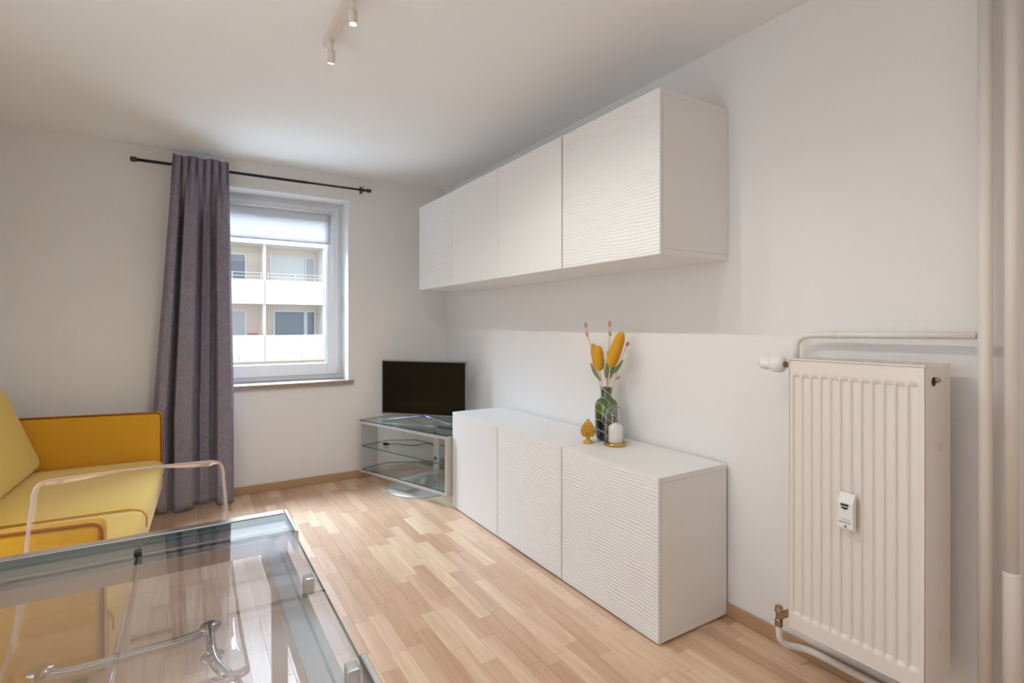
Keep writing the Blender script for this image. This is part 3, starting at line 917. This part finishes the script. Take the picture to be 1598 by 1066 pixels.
# vent plug in the end cover facing the room
pl = MB().lathe([(.013, 0), (.013, .0015)], (.052, -HWr - .003, ztop - .045), 20, axis='y').build('plug_hole', 'black', rad)
MB().lathe([(.008, .0), (.008, -.008), (.005, -.009), (.004, -.014)], (.056, -HWr - .003, ztop - .040), 16, axis='y').build('vent_plug', 'old_brass', rad)
for (z, w, h, r_) in ((ztop - .235, .022, .022, 0), (ztop - .77, .030, .020, .5)):
    b_ = MB().obox((D * .60, -HWr - .0019, z), (math.cos(r_), 0, math.sin(r_)), (0, 1, 0), (-math.sin(r_), 0, math.cos(r_)), w / 2, .0005, h / 2)
    t_ = b_.build('tape_patch', 'tape', rad)
# thermostat head and valves, on the side facing the window
zc = 1.085 - RZ0; xc = 1.83 - RX
b_ = MB().tube([(xc, HWr, zc), (xc, HWr + .074, zc)], .011, 14)
b_.tube([(xc, HWr + .045, zc), (xc + .030, HWr + .055, zc + .002), (xc + .060, HWr + .068, zc + .005)], .009, 10)
b_.build('supply_valve', 'old_brass', rad)
th = MB().lathe([(.013, .072), (.026, .078), (.0305, .090), (.0305, .104), (.026, .118), (.0195, .124), (.0195, .128), (.0225, .134), (.0235, .146), (.021, .158), (.014, .166), (.0, .168)], (xc, HWr, zc), 28, axis='y').build('thermostat_head', 'plastic_white', rad)
b_ = MB()
for i in range(16):
    a = 2 * PI * i / 16
    b_.obox((xc + .0300 * math.cos(a), HWr + .098, zc + .0300 * math.sin(a)), (math.cos(a), 0, math.sin(a)), (0, 1, 0), (-math.sin(a), 0, math.cos(a)), .0012, .010, .0018)
b_.build('grip_ridges', 'plastic_white', th)
zl = .168 - RZ0; xl = 1.835 - RX
b_ = MB().tube([(xl, HWr - .02, zl + .06), (xl, HWr + .03, zl + .055), (xl, HWr + .095, zl)], .012, 8, smooth=False)
b_.lathe([(.014, -.034), (.014, -.012), (.011, -.008), (.011, .012), (.015, .018), (.013, .036), (.006, .040)], (xl, HWr + .097, zl), 8, smooth=False)
b_.build('return_valve', 'old_brass', rad)

hm = thing('heat_meter', 'small white heat cost meter clipped to the radiator ribs', 'meter', (RX - .0025, .833, .597))
b_ = MB()
pr = [(0, 0), (-.018, .004), (-.022, .012), (-.022, .088), (-.014, .106), (-.004, .114), (0, .114)]
vsx = [(x, -.022, z) for x, z in pr] + [(x, .022, z) for x, z in pr]
n = len(pr)
b_.add(vsx, [tuple(range(n)), tuple(range(2 * n - 1, n - 1, -1))] + [(i, i + n, (i + 1) % n + n, (i + 1) % n) for i in range(n)])
b_.build('case', 'plastic_white', hm, .0025)
MB().box(-.0226, -.0218, -.010, .013, .077, .084).build('display', 'black', hm)
b_ = MB().add([(-.0224, .011 * math.cos(a) + .0015, .074 + .007 * math.sin(a)) for a in [PI + PI * i / 10 for i in range(11)]], [tuple(range(10, -1, -1))]); b_.build('button', 'black', hm)
# tiny print: rows of short dark marks
def marks(z, y0, y1, h, seed, name):
    b_ = MB(); y = y0; rnd = random.Random(seed)
    while y < y1:
        w = rnd.uniform(.0006, .0014); b_.box(-.0224, -.0219, y, y + w, z, z + h * rnd.uniform(.7, 1)); y += w + .0006
    b_.build(name, 'seal', hm)
marks(.036, -.013, .010, .0026, 1, 'print_line'); marks(.026, -.015, .017, .0050, 2, 'bar_code'); marks(.062, -.002, .006, .0014, 3, 'print_line')
MB().lathe([(.004, 0), (.004, .0006)], (-.0226, -.001, .016), 16, axis='x').build('screw_hole', 'gap_dark', hm)

PXc = 1.893
def pipe_thing(label, parts):
    t = thing('heating_pipe', label, 'pipe', (PXc, parts[0][0][0][1], 0))
    o_ = t.location
    for i, (pts_, r_, nm) in enumerate(parts):
        MB().tube([Vector(p) - o_ for p in pts_], r_, 24).build(nm, 'pipe', t)
    return t
pipe_thing('white painted riser pipe next to the radiator, joined by the connecting pipe', [([(PXc, .556, 0), (PXc, .556, ZC)], .0165, 'riser')])
pipe_thing('outer white painted riser pipe farthest from the radiator with a thicker sleeve low down', [([(PXc, .500, .555), (PXc, .500, ZC)], .0155, 'riser'), ([(PXc, .500, 0), (PXc, .500, .553), (PXc, .500, .560)], .0190, 'sleeve')])
zt = 1.192
pp = smooth_path([(1.895, 1.092, 1.095), (1.898, 1.092, zt - .002), (1.898, .960, zt), (PXc, .576, zt + .004)], .07, 8)
pipe_thing('thin white connecting pipe bending down to the radiator top', [(pp, .0105, 'pipe_run'), ([(1.898, .966, zt), (1.898, .954, zt)], .0135, 'joint')])
pp = smooth_path([(1.835, 1.121, .135), (1.838, 1.119, .066), (1.903, 1.06, .060), (1.903, .574, .060)], .05, 8)
pipe_thing('thin white return pipe running along the baseboard under the radiator', [(pp, .0115, 'pipe_run')])

# ------------------------------------------------------------------ track light on the ceiling
tl_ = thing('track_light', 'slim white ceiling track with small tubular spotlights', 'ceiling light', (.503, 1.70, ZC))
MB().box(-.014, .014, -.62, .59, -.034, 0).build('track', 'lampwhite', tl_, .002)
for k, (y, tilt, fwd) in enumerate(((.505, 3, .017), (.185, 2, 0), (-.135, -4, .006), (-.455, 5, -.008))):
    c = MB().tube([(0, y, -.034), (0, y, -.080)], .006, 12).build('stalk', 'lampwhite', tl_)
    MB().box(-.008, .008, y - .010, y + .010, -.040, -.034).build('joint', 'lampwhite', c)
    sx = math.sin(math.radians(tilt)) * .05
    b_ = MB()
    dr = Vector((sx * .6, fwd, -.05)).normalized(); p0 = Vector((0, y, -.078))
    b_.tube([p0, p0 + dr * .003, p0 + dr * .049], [.013, .0150, .0150], 28)
    h = b_.build('spotlight_head', 'lampwhite', tl_)
    p1 = p0 + dr * .0492
    MB().tube([p1, p1 + dr * .0008], .0120, 24).build('bulb', 'bulb', h)
    lp = p1 + dr * .008
    ld = bpy.data.lights.new('spotlight_beam', 'SPOT'); ld.energy = 8.0; ld.color = (.94, .92, .88); ld.spot_size = math.radians(165); ld.spot_blend = .6; ld.shadow_soft_size = .012
    lo = bpy.data.objects.new('spotlight_beam', ld); COL.objects.link(lo); lo.location = tl_.location + lp
    lo.rotation_euler = (0, math.radians(tilt), 0)

# ------------------------------------------------------------------ dining table
TZ = .75
tb = thing('dining_table', 'extending glass dining table on a brushed aluminium frame', 'table', (0, 0, 0))
TX0, TX1, TY0, TY1 = -.98, .213, .60, 1.468
for x0, x1, nm in ((TX0, -.0865, 'glass_top'), (-.0835, TX1, 'glass_leaf')):
    MB().box(x0, x1, TY0 + .004, TY1 - .030, TZ - .010, TZ - .001, 0, 1).build(nm, ['glass', 'glass_edge'], tb)
# rails (far and near) with stepped profile, end rails
for s_ in (0, 1):
    f = (lambda a, b_: (TY1 - b_, TY1 - a)) if s_ == 0 else (lambda a, b_: (TY0 + a, TY0 + b_))
    r1 = MB()
    y0, y1 = f(0, .028); r1.box(TX0, TX1, y0, y1, TZ - .050, TZ + .001)
    r1.build('edge_rail', 'alu_light', tb, .0015)
    y0, y1 = f(.029, .100)
    MB().box(TX0 + .002, TX1 - .002, y0, y1, TZ - .048, TZ - .0115).build('flat_rail', 'alu', tb, .001)
    y0, y1 = f(.108, .140)
    MB().box(TX0 + .05, TX1 - .05, y0, y1, TZ - .050, TZ - .018).build('inner_rail', 'alu', tb, .001)
for x0, x1 in ((TX1 - .062, TX1 - .014), (TX0 + .014, TX0 + .062)):
    MB().box(x0, x1, TY0 + .101, TY1 - .101, TZ - .080, TZ - .042).build('end_rail', 'alu', tb, .001)
    xa = x0 + .030
    MB().box(xa, xa + .004, TY0 + .101, TY1 - .101, TZ - .042, TZ - .041).build('rail_lip', 'silver_blue', tb)
MB().box(TX1, TX1 + .010, TY1 - .165, TY1, TZ - .048, TZ - .0).build('end_cap', 'alu_light', tb, .002)
MB().box(TX1, TX1 + .010, TY0, TY0 + .165, TZ - .048, TZ - .0).build('end_cap', 'alu_light', tb, .002)
for y in (1.075, TY0 + .16):
    MB().box(TX1 - .020, TX1 - .002, y - .012, y + .012, TZ - .042, TZ - .0102).build('glass_clip', 'alu', tb, .002)
for y in (TY1 - .118, TY0 + .118):
    MB().box(-.092, -.078, y - .010, y + .010, TZ - .020, TZ + .004).build('seam_clip', 'black', tb, .001)
for x in (TX1 - .032, TX0 + .008):
    for y in (1.400, TY0 + .04):
        MB().box(x, x + .034, y, y + .034, .0, TZ - .051).build('leg', 'alu', tb, .002)

# ------------------------------------------------------------------ clear acrylic chair
chx = -.115
chair = thing('acrylic_chair', 'transparent acrylic chair with chrome tubes tucked under the glass table', 'chair', (chx, 1.50, 0))
prf = [(1.735, .835), (1.722, .76), (1.706, .66), (1.694, .57), (1.680, .505), (1.640, .458), (1.58, .448), (1.48, .447), (1.38, .449), (1.32, .446)]
def cat(ts):
    n = len(prf) - 1
    x = ts * n; i = min(n - 1, int(x)); f = x - i
    P0, P1, P2, P3 = [Vector(prf[max(0, min(n, i + k))]) for k in (-1, 0, 1, 2)]
    return .5 * ((2 * P1) + (P2 - P0) * f + (2 * P0 - 5 * P1 + 4 * P2 - P3) * f * f + (3 * P1 - P0 - 3 * P2 + P3) * f ** 3)
NV = 60
ds = [0]
for j in range(NV): ds.append(ds[-1] + (cat((j + 1) / NV) - cat(j / NV)).length)
TL = ds[-1]
vj = [0, .002, .005, .009, .014, .020, .027] + [.03 + .94 * i / 46 for i in range(47)][1:-1] + [.972, .980, .987, .992, .996, .999, 1]
def shell(u, jv):
    v = vj[int(round(jv * (len(vj) - 1)))]
    q = cat(v)
    s = v * TL
    hw = .204 + (.236 - .204) * min(1, v / .55)
    R = .035
    e = min(s, TL - s)
    if e < R: hw -= R - math.sqrt(max(0, R * R - (R - e) ** 2))
    c = 2 * u - 1
    bow = .012 * (1 - c * c) * (1 if v < .5 else 0) * (1 - v * 2 if v < .5 else 0)
    return (c * hw, q.x - 1.50 + bow, q.y)
MB().grid(shell, 24, len(vj) - 1, smooth=True, thick=.012, rim=1).build('acrylic_shell', ['acrylic', 'acrylic_edge'], chair)
loop = [shell(0, j / (len(vj) - 1)) for j in range(len(vj))] + [shell(i / 12, 1) for i in range(1, 12)] + \
       [shell(1, 1 - j / (len(vj) - 1)) for j in range(len(vj))] + [shell(1 - i / 12, 0) for i in range(1, 12)]
MB().tube([(x, y + (.006 if z > .5 else 0), z - (.006 if z <= .5 else 0)) for x, y, z in loop], .0040, 8, closed=True).build('shell_edge', 'acrylic_edge', chair)
cf = MB()
for sx in (-1, 1):
    X = sx * .170
    leg = smooth_path([(X, .105, .425), (X, -.075, .425), (X + sx * .055, -.175, .415), (X + sx * .055, -.150, .012), (X + sx * .055, .22, .012), (0, .26, .012)], .06, 8)
    cf.tube(leg, .0125, 14)
cf.tube(smooth_path([(-.170, .100, .425), (-.13, .100, .412), (.13, .100, .412), (.170, .100, .425)], .05, 8), .0125, 14)
cf.build('chrome_frame', 'chrome', chair)
for sx in (-1, 1):
    for y in (.100, -.050):
        d_ = MB().lathe([(.010, .425), (.024, .429), (.026, .433), (.025, .4355), (.0, .4365)], (sx * .170, y, 0), 28).build('seat_disc', 'chrome', chair)

# ------------------------------------------------------------------ apartment building across the courtyard
BY, BB = 28.5, 30.1
ab = thing('apartment_building', 'cream apartment block with balconies seen through the window', 'building', (3.5, BY, -3.2))
def bp(b_, name, mat, parent=None, label=None):
    b_.v = [(x - 3.5, y - BY, z + 3.2) for x, y, z in b_.v]
    o = b_.build(name, mat, parent or ab)
    if label: o['label'] = label
    return o
X0, X1 = -14.0, 22.0
bp(MB().box(X0, X1, BB, BB + 6, -3.2, 7.4), 'back_wall', 'ext_beige')
bp(MB().box(X0, X1, BY - .12, BB + 6, 5.23, 5.85), 'roof_slab', 'ext_cream')
levels = [(3.475, 2.30), (.75, -.52)]
for zt_, zb_ in levels:
    bp(MB().box(X0, X1, BY, BB, zb_, zb_ + .16), 'balcony_floor', 'ext_cream')
bay = 2.83
nb = range(-6, 7)
for i in nb:
    xp = 3.30 + i * bay
    for li, (zt_, zb_) in enumerate(levels):
        pnl = bp(MB().box(xp + .015, xp + bay - .015, BY - .09, BY, zb_ - .02, zt_), 'balcony_parapet', 'ext_cream')
        if li == 1:
            bp(MB().tube([(xp + 1.67, BY - .08, -.20), (xp + 1.67, BY - .26, -.21), (xp + 1.67, BY - .30, -.38)], .035, 8), 'drain_spout', 'ext_shutter_grey')
        ceil_z = 5.23 if li == 0 else 2.30
        bp(MB().box(xp - .06, xp + .06, BY + .05, BB, zb_ + .1, ceil_z), 'balcony_partition', 'ext_cream')
        if li == 0:
            r_ = MB()
            for z in (3.64, 3.80): r_.tube([(xp + .1, BY - .045, z), (xp + bay - .1, BY - .045, z)], .012, 6)
            for k in range(3): r_.tube([(xp + .15 + k * (bay - .3) / 2, BY - .045, zt_), (xp + .15 + k * (bay - .3) / 2, BY - .045, 3.80)], .012, 6)
            bp(r_, 'balcony_railing', 'ext_shutter')
        # window and door group in the recess
        wt = 4.90 if li == 0 else 2.02
        wb = wt - 2.1
        xa = xp + (.42 if li == 0 else .60); xm = xa + (1.70 if li == 0 else 1.58); xe = xa + 2.45
        xe = min(xe, xp + bay - .12)
        if i == -1: xa, xm, xe = xp + .20, xp + 1.35, xp + bay - .66
        for (p, q, kind) in ((xa, xm, 0), (xm + .03, xe, 1)):
            f = bp(ring(MB(), p, q, wb, wt, .07, BB - .05, BB), 'window', 'pvc')
            glassy = (li == 1 and i != -1) or (li == 0 and i == -1)
            if glassy:
                bp(MB().box(p + .07, q - .07, BB - .03, BB - .01, wb + .07, wt - .07), 'pane', 'ext_glass', f)
            else:
                b_ = MB()
                zz = wb + .07
                while zz < wt - .08:
                    b_.box(p + .07, q - .07, BB - .035 - .004, BB - .012, zz, zz + .068); zz += .075
                bp(b_, 'shutter', 'ext_shutter' if kind == 0 else 'ext_shutter_grey', f)
bp(MB().box(2.6, 3.05, BY + .3, BY + .6, -.36, .86), 'balcony_clutter', 'copper')
struct(MB().box(-60, 60, 4.8, 70, -3.5, -3.2).build('ground_courtyard', 'ext_ground'), 'paved courtyard between the buildings')
